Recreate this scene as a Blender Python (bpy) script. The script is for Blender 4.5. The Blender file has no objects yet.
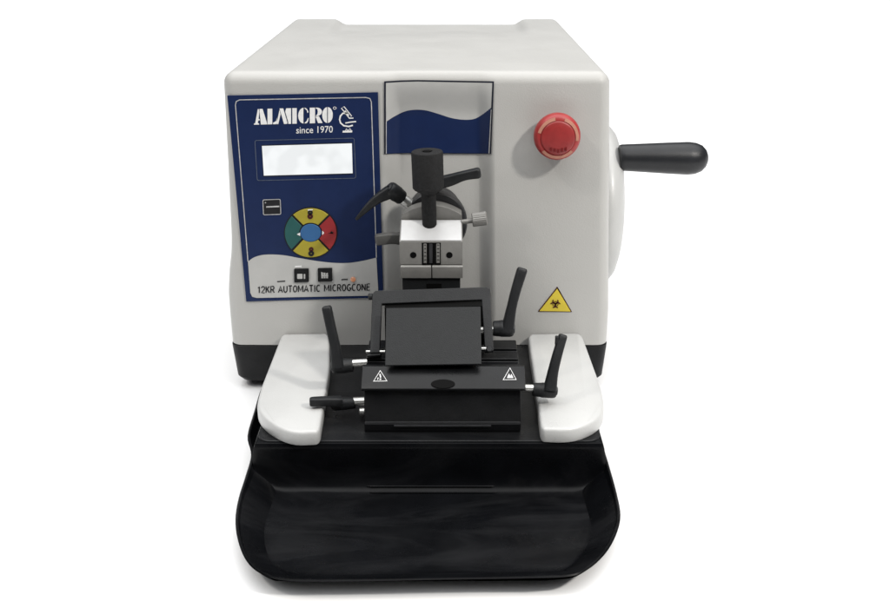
import bpy, bmesh, math, random
from mathutils import Vector, Matrix
random.seed(4)
scene = bpy.context.scene
COL = scene.collection

# ------------------------------------------------------------------ camera
FPX, PITCH = 971.0, math.radians(22.5)
CAM = Vector((0.031, -1.064, 0.556))
CP, SP = math.cos(PITCH), math.sin(PITCH)
cd = bpy.data.cameras.new('camera'); cam = bpy.data.objects.new('camera', cd); COL.objects.link(cam)
cam.location = CAM; cam.rotation_euler = (math.pi/2 - PITCH, 0, 0)
cd.sensor_fit = 'HORIZONTAL'; cd.sensor_width = 36; cd.lens = FPX/890*36; cd.clip_start = .01; cd.clip_end = 200
scene.camera = cam

def ray(px, py):
    a = (px-445)/FPX; u = (304-py)/FPX
    return Vector((a, CP+u*SP, -SP+u*CP))
def atY(px, py, Y):
    d = ray(px, py); return CAM + d*((Y-CAM.y)/d.y)
def atZ(px, py, Z):
    d = ray(px, py); return CAM + d*((Z-CAM.z)/d.z)
def hit(px, py, p0, n):
    d = ray(px, py); return CAM + d*((p0-CAM).dot(n)/d.dot(n))

# ------------------------------------------------------------------ materials
def mat(name, col, rough=.5, metal=0, noise=0, nscale=60, bump=0, bscale=400, spec=.5, rvar=0, coat=0, dust_sheen=0, dust_sheen_col=(.25,.25,.24), aniso=False, specks=False):
    m = bpy.data.materials.new(name); m.use_nodes = True
    nt = m.node_tree; b = nt.nodes['Principled BSDF']
    b.inputs['Roughness'].default_value = rough; b.inputs['Metallic'].default_value = metal
    b.inputs['Specular IOR Level'].default_value = spec
    b.inputs['Coat Weight'].default_value = coat
    b.inputs['Base Color'].default_value = (*col, 1)
    tc = nt.nodes.new('ShaderNodeTexCoord')
    src = None
    if noise or dust_sheen:
        n = nt.nodes.new('ShaderNodeTexNoise'); n.inputs['Scale'].default_value = nscale; n.inputs['Detail'].default_value = 6
        n.inputs['Roughness'].default_value = .6
        nt.links.new(tc.outputs['Object'], n.inputs['Vector'])
        r = nt.nodes.new('ShaderNodeValToRGB')
        r.color_ramp.elements[0].position = .3; r.color_ramp.elements[1].position = .7
        r.color_ramp.elements[0].color = (*[c*(1-noise) for c in col], 1)
        r.color_ramp.elements[1].color = (*[min(1, c*(1+noise)) for c in col], 1)
        nt.links.new(n.outputs['Fac'], r.inputs['Fac']); src = r.outputs['Color']
        if dust_sheen:
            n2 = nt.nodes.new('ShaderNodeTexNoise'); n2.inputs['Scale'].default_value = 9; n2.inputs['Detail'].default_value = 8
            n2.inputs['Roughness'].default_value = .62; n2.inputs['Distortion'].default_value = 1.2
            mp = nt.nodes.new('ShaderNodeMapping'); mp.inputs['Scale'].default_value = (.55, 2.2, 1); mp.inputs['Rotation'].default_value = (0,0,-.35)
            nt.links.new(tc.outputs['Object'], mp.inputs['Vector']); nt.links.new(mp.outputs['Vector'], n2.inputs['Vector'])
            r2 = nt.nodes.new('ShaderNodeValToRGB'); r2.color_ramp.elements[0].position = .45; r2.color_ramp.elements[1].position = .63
            r2.color_ramp.elements[0].color = (0,0,0,1); r2.color_ramp.elements[1].color = (dust_sheen,dust_sheen,dust_sheen,1)
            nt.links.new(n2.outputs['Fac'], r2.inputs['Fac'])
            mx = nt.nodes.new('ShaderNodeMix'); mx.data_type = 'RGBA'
            nt.links.new(r2.outputs['Color'], mx.inputs['Factor']); nt.links.new(src, mx.inputs['A']); mx.inputs['B'].default_value = (*dust_sheen_col, 1)
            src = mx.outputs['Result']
        nt.links.new(src, b.inputs['Base Color'])
    if specks:
        n5 = nt.nodes.new('ShaderNodeTexNoise'); n5.inputs['Scale'].default_value = 210; n5.inputs['Detail'].default_value = 2
        nt.links.new(tc.outputs['Object'], n5.inputs['Vector'])
        r5 = nt.nodes.new('ShaderNodeValToRGB'); r5.color_ramp.elements[0].position = .80; r5.color_ramp.elements[1].position = .86
        nt.links.new(n5.outputs['Fac'], r5.inputs['Fac'])
        m5 = nt.nodes.new('ShaderNodeMix'); m5.data_type = 'RGBA'; m5.inputs['B'].default_value = (.07,.07,.07,1)
        nt.links.new(r5.outputs['Color'], m5.inputs['Factor']); nt.links.new(src, m5.inputs['A']); nt.links.new(m5.outputs['Result'], b.inputs['Base Color'])
    if rvar:
        n3 = nt.nodes.new('ShaderNodeTexNoise'); n3.inputs['Scale'].default_value = 22; n3.inputs['Detail'].default_value = 5
        nt.links.new(tc.outputs['Object'], n3.inputs['Vector'])
        mr = nt.nodes.new('ShaderNodeMapRange'); mr.inputs['From Min'].default_value = .3; mr.inputs['From Max'].default_value = .7
        mr.inputs['To Min'].default_value = max(.03, rough-rvar); mr.inputs['To Max'].default_value = rough+rvar
        nt.links.new(n3.outputs['Fac'], mr.inputs['Value']); nt.links.new(mr.outputs['Result'], b.inputs['Roughness'])
    if bump:
        n4 = nt.nodes.new('ShaderNodeTexNoise'); n4.inputs['Scale'].default_value = bscale; n4.inputs['Detail'].default_value = 3
        nt.links.new(tc.outputs['Object'], n4.inputs['Vector'])
        if aniso:
            mp = nt.nodes.new('ShaderNodeMapping'); mp.inputs['Scale'].default_value = (.03, 1, 1)
            nt.links.new(tc.outputs['Object'], mp.inputs['Vector']); nt.links.new(mp.outputs['Vector'], n4.inputs['Vector'])
        bp = nt.nodes.new('ShaderNodeBump'); bp.inputs['Strength'].default_value = bump; bp.inputs['Distance'].default_value = .001
        nt.links.new(n4.outputs['Fac'], bp.inputs['Height']); nt.links.new(bp.outputs['Normal'], b.inputs['Normal'])
    return m

M = {}
M['paint'] = mat('off_white_enamel', (.405,.402,.388), .45, noise=.018, nscale=11, bump=.22, bscale=700, rvar=.03, spec=.4)
M['paint2'] = mat('white_enamel', (.435,.437,.43), .35, noise=.03, nscale=20, bump=.2, bscale=600, rvar=.08)
M['black'] = mat('black_textured_plastic', (.0055,.0058,.0066), .5, noise=.25, nscale=40, bump=.25, bscale=900, rvar=.1, spec=.2)
M['blackmetal'] = mat('black_anodised_metal', (.0038,.0041,.0047), .36, noise=.25, nscale=60, bump=.15, bscale=900, rvar=.1, spec=.22)
M['plate'] = mat('black_powder_coat', (.005,.0053,.006), .36, noise=.3, nscale=30, bump=.2, bscale=800, rvar=.12, spec=.25, dust_sheen=.05, dust_sheen_col=(.1,.1,.1))
M['tray'] = mat('black_moulded_plastic', (.0022,.0024,.0030), .30, noise=.3, nscale=30, bump=.06, bscale=250, rvar=.09, spec=.11, dust_sheen=.4, dust_sheen_col=(.0135,.0138,.0150), specks=True)  # pale streaks paint sheen and blurred reflections into the tray's colour
M['slate'] = mat('slate_grey_metal', (.0085,.0094,.0103), .5, noise=.14, nscale=120, bump=.25, bscale=900, spec=.25)
M['lever'] = mat('charcoal_nylon', (.0115,.0122,.0133), .45, noise=.2, nscale=70, bump=.25, bscale=1000, spec=.25)
M['handle'] = mat('black_handle_plastic', (.013,.0138,.016), .36, noise=.2, nscale=70, bump=.2, bscale=1000, spec=.3)
M['foam'] = mat('matt_black_knurled', (.0115,.0115,.012), .7, noise=.3, nscale=300, bump=.8, bscale=1500, spec=.2)
M['head'] = mat('dark_grey_cast', (.021,.0215,.0235), .45, noise=.2, nscale=80, bump=.2, bscale=700, spec=.3)
M['castgrey'] = mat('grey_cast', (.06,.0595,.057), .5, noise=.15, nscale=80, bump=.2, bscale=700, spec=.3)
M['steel'] = mat('brushed_steel', (.55,.55,.53), .38, metal=1, noise=.08, nscale=90, bump=.15, bscale=700, rvar=.08, aniso=True)
M['steelmatt'] = mat('satin_steel', (.195,.191,.181), .48, metal=.4, noise=.08, nscale=90, bump=.15, bscale=700)
M['lit_polished'] = mat('lit_polished_steel', (.47,.47,.47), .36, metal=.3, noise=.05, nscale=60, rvar=.06)
M['hole'] = mat('bore_black', (.003,.003,.003), .6, noise=.1, spec=.05)
M['navy'] = mat('navy_print', (.008,.018,.066), .45, spec=.15, noise=.07, nscale=50, rvar=.05)
M['navydark'] = mat('navy_print_edge', (.012,.014,.025), .42, noise=.07, spec=.2)
M['greyprint'] = mat('silver_grey_print', (.42,.42,.41), .45, noise=.04, nscale=40, spec=.2)
M['whiteprint'] = mat('white_print', (.72,.72,.72), .45, noise=.06, nscale=300, spec=.2)
M['lineprint'] = mat('silver_line_print', (.42,.42,.43), .45, noise=.2, nscale=200, spec=.2)
M['dimline'] = mat('grey_line_print', (.10,.12,.16), .45, noise=.3, nscale=300, spec=.2)
M['inkblack'] = mat('black_ink', (.012,.012,.014), .45, noise=.2, spec=.2)
M['yellow'] = mat('yellow_key', (.33,.275,.03), .4, noise=.06, spec=.2)
M['signyellow'] = mat('yellow_sign_film', (.58,.46,.05), .42, noise=.05, spec=.2)
M['red'] = mat('red_key', (.27,.024,.027), .4, noise=.06, spec=.2)
M['green'] = mat('green_key', (.018,.085,.08), .4, noise=.06, spec=.2)
M['blue'] = mat('blue_key', (.032,.11,.26), .4, noise=.06, spec=.2)
M['estop'] = mat('red_plastic', (.29,.02,.02), .42, noise=.1, nscale=80, rvar=.06)
M['estop2'] = mat('deep_red_plastic', (.25,.017,.017), .45, noise=.12, nscale=120)
M['tan'] = mat('tan_print', (.40,.18,.13), .45, noise=.1, nscale=200, spec=.2)
M['pressink'] = mat('faded_red_ink', (.17,.011,.012), .45, noise=.1, spec=.2)
M['ambercol'] = mat('dim_collar', (.30,.29,.27), .5, noise=.1)
M['darkred'] = mat('maroon_ink', (.05,.006,.009), .45, noise=.1, spec=.2)
def emit(name, col, st, noise):
    m = bpy.data.materials.new(name); m.use_nodes = True; nt = m.node_tree; b = nt.nodes['Principled BSDF']
    b.inputs['Base Color'].default_value = (.06,.06,.06,1); b.inputs['Roughness'].default_value = .3
    n = nt.nodes.new('ShaderNodeTexNoise'); n.inputs['Scale'].default_value = 45; n.inputs['Detail'].default_value = 1
    tc = nt.nodes.new('ShaderNodeTexCoord'); nt.links.new(tc.outputs['Object'], n.inputs['Vector'])
    r = nt.nodes.new('ShaderNodeValToRGB'); r.color_ramp.elements[0].position = .42; r.color_ramp.elements[1].position = .58
    r.color_ramp.elements[0].color = (*[c*(1-noise) for c in col],1); r.color_ramp.elements[1].color = (*col,1)
    nt.links.new(n.outputs['Fac'], r.inputs['Fac']); nt.links.new(r.outputs['Color'], b.inputs['Emission Color'])
    b.inputs['Emission Strength'].default_value = st
    return m
M['lcd'] = emit('lit_lcd', (.93,.955,.965), .93, .10)
M['led'] = emit('amber_led', (.9,.34,.14), .35, 0)
M['floor'] = mat('white_sheet', (.80,.80,.80), .9, noise=.01, nscale=3, spec=.1)

# ------------------------------------------------------------------ object helpers
def link(name, bm, m, parent=None, smooth=40, bevel=0, seg=2):
    me = bpy.data.meshes.new(name)
    bmesh.ops.recalc_face_normals(bm, faces=bm.faces[:])
    if bevel:
        es = [e for e in bm.edges if len(e.link_faces) == 2 and e.calc_face_angle(0) > math.radians(35)]
        bmesh.ops.bevel(bm, geom=es, offset=bevel, segments=seg, affect='EDGES', profile=.5, clamp_overlap=True)
    bm.to_mesh(me); bm.free()
    for p in me.polygons: p.use_smooth = True
    me.set_sharp_from_angle(angle=math.radians(min(smooth, 20) if bevel else smooth))
    mats = m if isinstance(m, (list, tuple)) else [m]
    for x in mats: me.materials.append(x)
    o = bpy.data.objects.new(name, me); COL.objects.link(o)
    if parent:
        o.parent = parent
        o.matrix_parent_inverse = Matrix.Translation(-root_loc(parent))
    return o
def root_loc(o):
    return Vector(o.location) if o.type == 'EMPTY' else Vector((0,0,0))
def thing(name, label, cat, loc):
    o = bpy.data.objects.new(name, None); COL.objects.link(o); o.location = loc; o.empty_display_size = .02
    o['label'] = label; o['category'] = cat
    return o
def tag(o, label, cat, group=None):
    o['label'] = label; o['category'] = cat
    if group: o['group'] = group

def prism(bm, pts, vec):
    """closed polygon (3-D points) swept by vec"""
    a = [bm.verts.new(p) for p in pts]; b = [bm.verts.new(Vector(p)+vec) for p in pts]
    bm.faces.new(a); bm.faces.new(b[::-1])
    n = len(pts)
    for i in range(n): bm.faces.new((a[i], b[i], b[(i+1)%n], a[(i+1)%n]))
def box(bm, x0, x1, y0, y1, z0, z1):
    prism(bm, [(x0,y0,z0),(x1,y0,z0),(x1,y1,z0),(x0,y1,z0)], Vector((0,0,z1-z0)))
def frame_of(d, up=None):
    d = d.normalized(); up = Vector(up) if up else (Vector((0,0,1)) if abs(d.z) < .9 else Vector((0,1,0)))
    s = d.cross(up).normalized(); return s, s.cross(d).normalized(), d
def lathe(bm, p, d, prof, n=40, knurl=0):
    """prof: list of (distance along d, radius)"""
    p = Vector(p); s, u, d = frame_of(Vector(d)); rings = []
    for (t, r) in prof:
        if r < 1e-6: rings.append([bm.verts.new(p+d*t)]); continue
        ring = []
        for i in range(n):
            a = 2*math.pi*i/n; rr = r*(1+(knurl if i%2 else 0))
            ring.append(bm.verts.new(p+d*t+s*math.cos(a)*rr+u*math.sin(a)*rr))
        rings.append(ring)
    for A, B in zip(rings, rings[1:]):
        if len(A) == 1 and len(B) == 1: continue
        for i in range(n):
            j = (i+1)%n
            if len(A) == 1: bm.faces.new((A[0], B[i], B[j]))
            elif len(B) == 1: bm.faces.new((A[i], B[0], A[j]))
            else: bm.faces.new((A[i], B[i], B[j], A[j]))
    if len(rings[0]) > 1: bm.faces.new(rings[0][::-1])
    if len(rings[-1]) > 1: bm.faces.new(rings[-1])
def cyl(bm, a, b, r, ch=.0008, n=32, knurl=0):
    a = Vector(a); b = Vector(b); L = (b-a).length
    lathe(bm, a, b-a, [(0,r-ch),(ch,r),(L-ch,r),(L,r-ch)], n, knurl)
def loft(bm, pts, wid, up=(0,-1,0), n=20, e=2.6):
    """superelliptic section along a polyline: wid = (half width, half thickness) per point"""
    pts = [Vector(p) for p in pts]; rings = []
    for i, p in enumerate(pts):
        d = (pts[min(i+1, len(pts)-1)]-pts[max(i-1,0)])
        s, u, d = frame_of(d, up)
        ring = []
        for k in range(n):
            a = 2*math.pi*k/n; c, q = math.cos(a), math.sin(a)
            ring.append(bm.verts.new(p + s*wid[i][0]*math.copysign(abs(c)**(2/e), c) + u*wid[i][1]*math.copysign(abs(q)**(2/e), q)))
        rings.append(ring)
    for A, B in zip(rings, rings[1:]):
        for k in range(n): bm.faces.new((A[k], B[k], B[(k+1)%n], A[(k+1)%n]))
    bm.faces.new(rings[0][::-1]); bm.faces.new(rings[-1])
def catmull(pts, per=6, closed=False):
    out = []; n = len(pts)
    for i in range(n if closed else n-1):
        g = (lambda k: pts[k%n]) if closed else (lambda k: pts[max(0,min(n-1,k))])
        p0,p1,p2,p3 = [Vector(g(i+k)) for k in (-1,0,1,2)]
        for s in range(per):
            t = s/per
            out.append(.5*((2*p1)+(p2-p0)*t+(2*p0-5*p1+4*p2-p3)*t*t+(3*p1-p0-3*p2+p3)*t**3))
    if not closed: out.append(Vector(pts[-1]))
    return out
def sm(a, b, x):
    t = max(0, min(1, (x-a)/(b-a))); return t*t*(3-2*t)

# ------------------------------------------------------------------ the setting
bm = bmesh.new()
bmesh.ops.create_grid(bm, x_segments=8, y_segments=8, size=14)
for v in bm.verts: v.co.y = max(v.co.y, -4.72)
fl = link('floor', bm, M['floor']); fl['kind'] = 'structure'; fl.location = (0, 4, 0)

# ================================================================== MICROTOME
ZT, ZB = .386, .062
mt = thing('microtome', 'white bench microtome with blue control panel, red stop button and side handwheel', 'microtome', (0, .25, 0))

XL, XR = -.0345, .083       # recess where the specimen head travels
def recess(x): return .013*sm(XL-.002, XL+.017, x)*(1-sm(XR-.018, XR+.002, x))
def rfade(z): return 1-.8*sm(.335,.379,z)
def taper(z, x=0):
    w = sm(-.12, .12, x); lin = 1.080-.080*sm01((z-.10)/.286)
    return lin*w + taper_left(z)*(1-w)
def sm01(t): return max(0, min(1.05, t))
def taper_left(z):
    K = ((.05,1.080),(.10,1.080),(.128,1.078),(.155,1.062),(.178,1.042),(.20,1.033),(.276,1.019),(.40,.998))
    for (z0,a),(z1,b) in zip(K,K[1:]):
        if z <= z1: return a+(b-a)*(z-z0)/(z1-z0)
    return K[-1][1]

def housing():
    hx, hy, r = .2105, .265, .013
    cy = hy; bm = bmesh.new()
    def lines(lo, hi, inner, rl, rh):
        L = []
        if rl: L += [lo + r*(1-math.tan(math.radians(45)*(1-k/6))) for k in range(6)]
        L += inner
        if rh: L += [hi - r*(1-math.tan(math.radians(45)*(1-k/6))) for k in range(6)][::-1]
        return L
    def lin(a, b, n): return [a+(b-a)*i/n for i in range(n+1)]
    xin = sorted(lin(-hx+r, hx-r, 70) + lin(XL-.004, XL+.02, 14) + lin(XR-.016, XR+.004, 12))
    xs = lines(-hx, hx, xin, 1, 1); ys = lines(-hy, hy, lin(-hy+r, hy-r, 40), 1, 1); zs = lines(ZB, ZT, lin(ZB, ZT-r, 30), 0, 1)
    cache = {}
    def V(x, y, z):
        k = (round(x,6), round(y,6), round(z,6))
        if k in cache: return cache[k]
        q = Vector((max(-hx+r,min(hx-r,x)), max(-hy+r,min(hy-r,y)), min(ZT-r, z)))
        d = Vector((x,y,z))-q
        if d.length > 1e-9: d.normalize(); p = q+d*r
        else: p = q
        wf = max(0, -d.y)*(1 if y < -hy+r+1e-6 else 0); wt = max(0, d.z)
        py = p.y + recess(p.x)*rfade(p.z)*max(0,min(1,wf*1.2))
        S = sm(-.142,-.124,p.x)*(1-sm(.138,.156,p.x))
        pz = p.z - .0085*S*sm(.02,.20,p.y)*wt
        # slight bow of the big moulded panels
        v = bm.verts.new((p.x*taper(pz, p.x), py+cy+.0006*math.sin(p.x*21+1)*wf, pz)); cache[k] = v; return v
    def quad(a,b,c,d):
        try: bm.faces.new((a,b,c,d))
        except ValueError: pass
    for i in range(len(xs)-1):
        for k in range(len(zs)-1):
            for y in (ys[0], ys[-1]): quad(V(xs[i],y,zs[k]),V(xs[i+1],y,zs[k]),V(xs[i+1],y,zs[k+1]),V(xs[i],y,zs[k+1]))
        for j in range(len(ys)-1): quad(V(xs[i],ys[j],ZT),V(xs[i+1],ys[j],ZT),V(xs[i+1],ys[j+1],ZT),V(xs[i],ys[j+1],ZT))
    for j in range(len(ys)-1):
        for k in range(len(zs)-1):
            for x in (xs[0], xs[-1]): quad(V(x,ys[j],zs[k]),V(x,ys[j+1],zs[k]),V(x,ys[j+1],zs[k+1]),V(x,ys[j],zs[k+1]))
    return link('housing', bm, M['paint'], mt, 60)
housing()

# black skirt under the housing
bm = bmesh.new()
def ringpts(hx, y0, y1, r, z, n=6):
    P = []
    for (cx, cy, a0) in ((hx-r,y0+r,-90),(hx-r,y1-r,0),(-hx+r,y1-r,90),(-hx+r,y0+r,180)):
        for k in range(n+1):
            a = math.radians(a0+90*k/n); P.append((cx+r*math.cos(a), cy+r*math.sin(a), z))
    return P
rs = [[bm.verts.new(p) for p in ringpts(*a)] for a in ((.2262,.002,.528,.012,.0618),(.2280,.0,.53,.012,.0600),(.2278,.0,.53,.012,.056),(.2256,.003,.527,.014,.016),(.2215,.008,.524,.014,.0095))]
for A, B in zip(rs, rs[1:]):
    for i in range(len(A)): bm.faces.new((A[i],A[(i+1)%len(A)],B[(i+1)%len(A)],B[i]))
bm.faces.new(rs[0]); bm.faces.new(rs[-1][::-1])
link('skirt', bm, M['black'], mt, 35)
for sx in (-.17,.17):
    for y in (.07,.46):
        bm = bmesh.new(); lathe(bm, (sx,y,0), (0,0,1), [(0,.014),(.001,.016),(.0098,.017)], 24); link('foot', bm, M['black'], mt)

# base plate that carries the holder
bm = bmesh.new()
PX0, PX1, PY = -.156, .186, -.2265
r = .013
pl = [(PX1,-.0005),(PX0,-.0005)]
for k in range(7):
    a = math.radians(180+90*k/6); pl.append((PX0+r+r*math.cos(a), PY+r+r*math.sin(a)))
for k in range(7):
    a = math.radians(270+90*k/6); pl.append((PX1-r+r*math.cos(a), PY+r+r*math.sin(a)))
prism(bm, [(x,y,.0125) for x,y in pl], Vector((0,0,.0495)))
link('base_plate', bm, M['plate'], mt, 35, bevel=.0012)

# ---- flat print helpers: shapes drawn on the front face (a plane) in print layers
def facept(layer, Y0=0.0):
    def f(px, py):
        p = atY(px, py, Y0); p.y = Y0 - layer; return p
    return f
def sheet(bm, pts, f, mi=0, thick=0):
    vs = [bm.verts.new(f(*p)) for p in pts]
    fc = bm.faces.new(vs); fc.material_index = mi
    return fc
def slab(bm, pts, f, back):
    prism(bm, [f(*p) for p in pts], Vector((0, back, 0)))
def ell(cx, cy, rx, ry, a0=0, a1=360, n=40):
    return [(cx+rx*math.cos(math.radians(a0+(a1-a0)*k/n)), cy-ry*math.sin(math.radians(a0+(a1-a0)*k/n))) for k in range(n+(0 if abs(a1-a0)==360 else 1))]
def stroke(bm, pts, w, f, closed=False, mi=0):
    n = len(pts)
    L, R = [], []
    for i in range(n):
        a = pts[(i-1)%n] if closed or i else pts[i]; b = pts[(i+1)%n] if closed or i < n-1 else pts[i]
        dx, dy = b[0]-a[0], b[1]-a[1]; l = math.hypot(dx,dy) or 1
        L.append((pts[i][0]-dy/l*w/2, pts[i][1]+dx/l*w/2)); R.append((pts[i][0]+dy/l*w/2, pts[i][1]-dx/l*w/2))
    vl = [bm.verts.new(f(*p)) for p in L]; vr = [bm.verts.new(f(*p)) for p in R]
    for i in range(n if closed else n-1):
        j = (i+1)%n; bm.faces.new((vl[i],vl[j],vr[j],vr[i])).material_index = mi
def rrect(c, rad, n=5):
    """rounded quad through 4 corners (clockwise from top left, px)"""
    out = []
    for i in range(4):
        p = Vector(c[i]); a = (Vector(c[i-1])-p).normalized(); b = (Vector(c[(i+1)%4])-p).normalized()
        for k in range(n+1):
            t = k/n; A = p+a*rad; B = p+b*rad
            q = A*(1-t)**2+p*2*t*(1-t)+B*t*t; out.append((q.x,q.y))
    return out
def lettering(bm, s, x0, y0, x1, y1, hgt, f, fat=0, mi=0):
    """s set from (x0,y0) to (x1,y1) on the baseline, cap height hgt"""
    cu = bpy.data.curves.new('t','FONT'); cu.body = s; cu.offset = fat; cu.resolution_u = 3
    o = bpy.data.objects.new('t', cu); COL.objects.link(o)
    dg = bpy.context.evaluated_depsgraph_get(); dg.update()
    me = bpy.data.meshes.new_from_object(o.evaluated_get(dg))
    xs = [v.co.x for v in me.vertices]; ys = [v.co.y for v in me.vertices]
    ax, bx = min(xs), max(xs); top = max(ys)
    vs = []
    for v in me.vertices:
        t = (v.co.x-ax)/(bx-ax); h = v.co.y/top*hgt
        vs.append(bm.verts.new(f(x0+(x1-x0)*t, y0+(y1-y0)*t-h)))
    for p in me.polygons:
        try: bm.faces.new([vs[i] for i in p.vertices]).material_index = mi
        except ValueError: pass
    bpy.data.objects.remove(o); bpy.data.curves.remove(cu); bpy.data.meshes.remove(me)

def strokes(bm, s, x0, y0, x1, y1, h, f, w=1.08):
    """block capitals drawn as pen strokes; h is the cap height"""
    def el(cx,cy,rx,ry,a,b): return [(cx+rx*math.cos(math.radians(a+(b-a)*k/10)), cy+ry*math.sin(math.radians(a+(b-a)*k/10))) for k in range(11)]
    G = {'1':(.5,[[(.0,.78),(.3,1),(.3,0)]]), '2':(.8,[el(.4,.7,.36,.3,170,-20)+[(.03,.0),(.8,.0)]]),
     'K':(.85,[[(.05,0),(.05,1)],[(.8,1),(.1,.45)],[(.3,.6),(.85,0)]]), 'R':(.85,[[(.05,0),(.05,1)]+el(.45,.74,.34,.26,90,-90)+[(.05,.48)],[(.45,.48),(.85,0)]]),
     'A':(.95,[[(0,0),(.47,1),(.94,0)],[(.18,.32),(.76,.32)]]), 'U':(.85,[[(.05,1)]+el(.42,.36,.37,.36,180,360)+[(.79,1)]]),
     'T':(.85,[[(0,1),(.85,1)],[(.42,1),(.42,0)]]), 'O':(.9,[el(.45,.5,.41,.5,90,450)]),
     'M':(1.15,[[(.05,0),(.05,1)],[(.05,1),(.57,.2),(1.1,1)],[(1.1,1),(1.1,0)]]), 'I':(.25,[[(.12,0),(.12,1)]]),
     'C':(.85,[el(.47,.5,.43,.5,50,310)]), 'G':(.9,[el(.47,.5,.43,.5,50,345)+[(.86,.42),(.52,.42)]]),
     'N':(.9,[[(.05,0),(.05,1)],[(.05,1),(.82,0)],[(.82,0),(.82,1)]]), 'E':(.75,[[(.75,0),(.05,0),(.05,1),(.75,1)],[(.05,.52),(.65,.52)]]), ' ':(.45,[])}
    gap = .28; tot = sum(G[c][0]+gap for c in s)-gap; k = (x1-x0)/tot; x = 0
    for c in s:
        wd, ss = G[c]
        for i, st in enumerate(ss):
            def fi(px, py, i=i):
                p = f(px, py); p.y -= .00006*i; return p
            P = [(x0+(x+a)*k, y0+(y1-y0)*((x+a)/tot)-b*h) for a, b in st]
            stroke(bm, P, w, fi)
        x += wd+gap

# ---- control panel
F1, F2, F3, F4 = facept(.0016), facept(.0020), facept(.0024), facept(.0028)
bm = bmesh.new()
slab(bm, [(227.5,95.3),(378,92),(383.3,297),(246.5,301)], F1, .0022)
cp = link('control_panel', bm, M['navy'], mt)
bm = bmesh.new()   # silver-grey lower field with its wave
wave = catmull([(248.3,261),(255,256.5),(266,254),(283,254.5),(300,257.5),(318,260.5),(335,262.3),(350,262.2),(364,260),(376.5,257)], 6)
low = [(p.x,p.y) for p in wave] + [(378.3,289),(377.5,293),(373,295),(257,297.3),(252.5,296.2),(250.6,292)]
sheet(bm, low, F2)
link('silver_field', bm, M['greyprint'], cp)
bm = bmesh.new()
stroke(bm, [(248.3,261),(235.8,104.5),(236.6,101),(240,99.4),(366,97),(370,98),(371.5,101.5),(376.5,257)], .9, F2)
link('border_line', bm, M['lineprint'], cp)
bm = bmesh.new()
stroke(bm, rrect([(255.2,140),(354.3,137.6),(356,177.6),(257.6,180)], 2), .5, F2, True)
link('display_border', bm, M['dimline'], cp)
bm = bmesh.new(); slab(bm, [(262.3,145.4),(352,142.8),(352.8,172.6),(264.2,175)], F3, .0012)
link('display', bm, M['lcd'], cp)
bm = bmesh.new()   # dark bezel step round the display
stroke(bm, [(262,145),(352.3,142.4),(353.2,173),(263.8,175.5)], 1.0, F2, True)
link('bezel', bm, M['inkblack'], cp)

# ---- word mark, cut letters as on the panel
def mark(bm, polys, x0, y0, x1, y1, h, slant=(0,0)):
    for P in polys:
        sheet(bm, [(x0+(x1-x0)*p[0], y0+(y1-y0)*p[0]-h*p[1]) for p in P], F2)
def arc(cx, cy, rx, ry, a0, a1, n=10): return [(cx+rx*math.cos(math.radians(a0+(a1-a0)*k/n)), cy+ry*math.sin(math.radians(a0+(a1-a0)*k/n))) for k in range(n+1)]
LET = {
 'A': [[(0,0),(.40,0),(.40,.06),(.30,.10),(.34,.26),(.44,.26),(.44,.36),(.36,.36),(.42,.82),(.36,1),(.30,1),(.10,.10),(0,.06)], [(.42,1),(.66,1),(1,.06),(1,0),(.52,0),(.52,.06)]],
 'L': [[(0,0),(.50,0),(.50,1),(0,1)], [(.58,0),(.98,0),(.98,.42),(.9,.2),(.58,.10)]],
 'M': [[(0,0),(.12,0),(.27,.62),(.20,.93)], [(.20,1),(.45,1),(.72,.10),(.70,0),(.50,0)], [(.78,.12),(.58,.78),(.64,1),(.97,1),(.97,0),(.78,0)]],
 'I': [[(0,0),(1,0),(1,1),(0,1)]],
 'C': [arc(.52,.5,.52,.5,92,268)+[(.50,.03),(.48,.12),(.48,.88),(.50,.97)], arc(.56,.5,.44,.5,86,25,6)+[(.86,.66),(.80,.82),(.60,.95)], [(.60,.05),(.80,.16),(.90,.34),(.98,.34),(.92,.12),(.80,.02),(.62,0)]],
 'R': [[(0,0),(.42,0),(.42,1),(0,1)], [(.48,1)]+arc(.55,.73,.42,.27,85,-85)+[(.48,.46),(.52,.52),(.60,.56),(.64,.73),(.60,.90),(.48,.94)], [(.46,.42),(.72,.46),(1,.04),(1,0),(.66,0)]],
 'O': [arc(.48,.5,.48,.5,92,268)+[(.46,.06),(.46,.94)], arc(.52,.5,.48,.5,-88,88)+[(.54,.94),(.54,.06)]],
}
bm = bmesh.new()
for ch, a, b in (('A',254.2,267.4),('L',267.8,277.4),('M',276.8,291.8),('I',292.6,297),('C',298.4,309.2),('R',310,322.6),('O',322.4,333)):
    f = lambda x: 124.2 - (x-254)*.024
    hh = 15.6 if ch not in 'CO' else 15.8
    mark(bm, LET[ch], a, f(a), b, f(b), hh)
lettering(bm, 'since 1970', 296.5, 132.9, 333, 131.9, 6.6, F2, fat=.004)
stroke(bm, ell(334.9,107.6,1.5,1.2,n=12), .5, F2, True)
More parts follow.
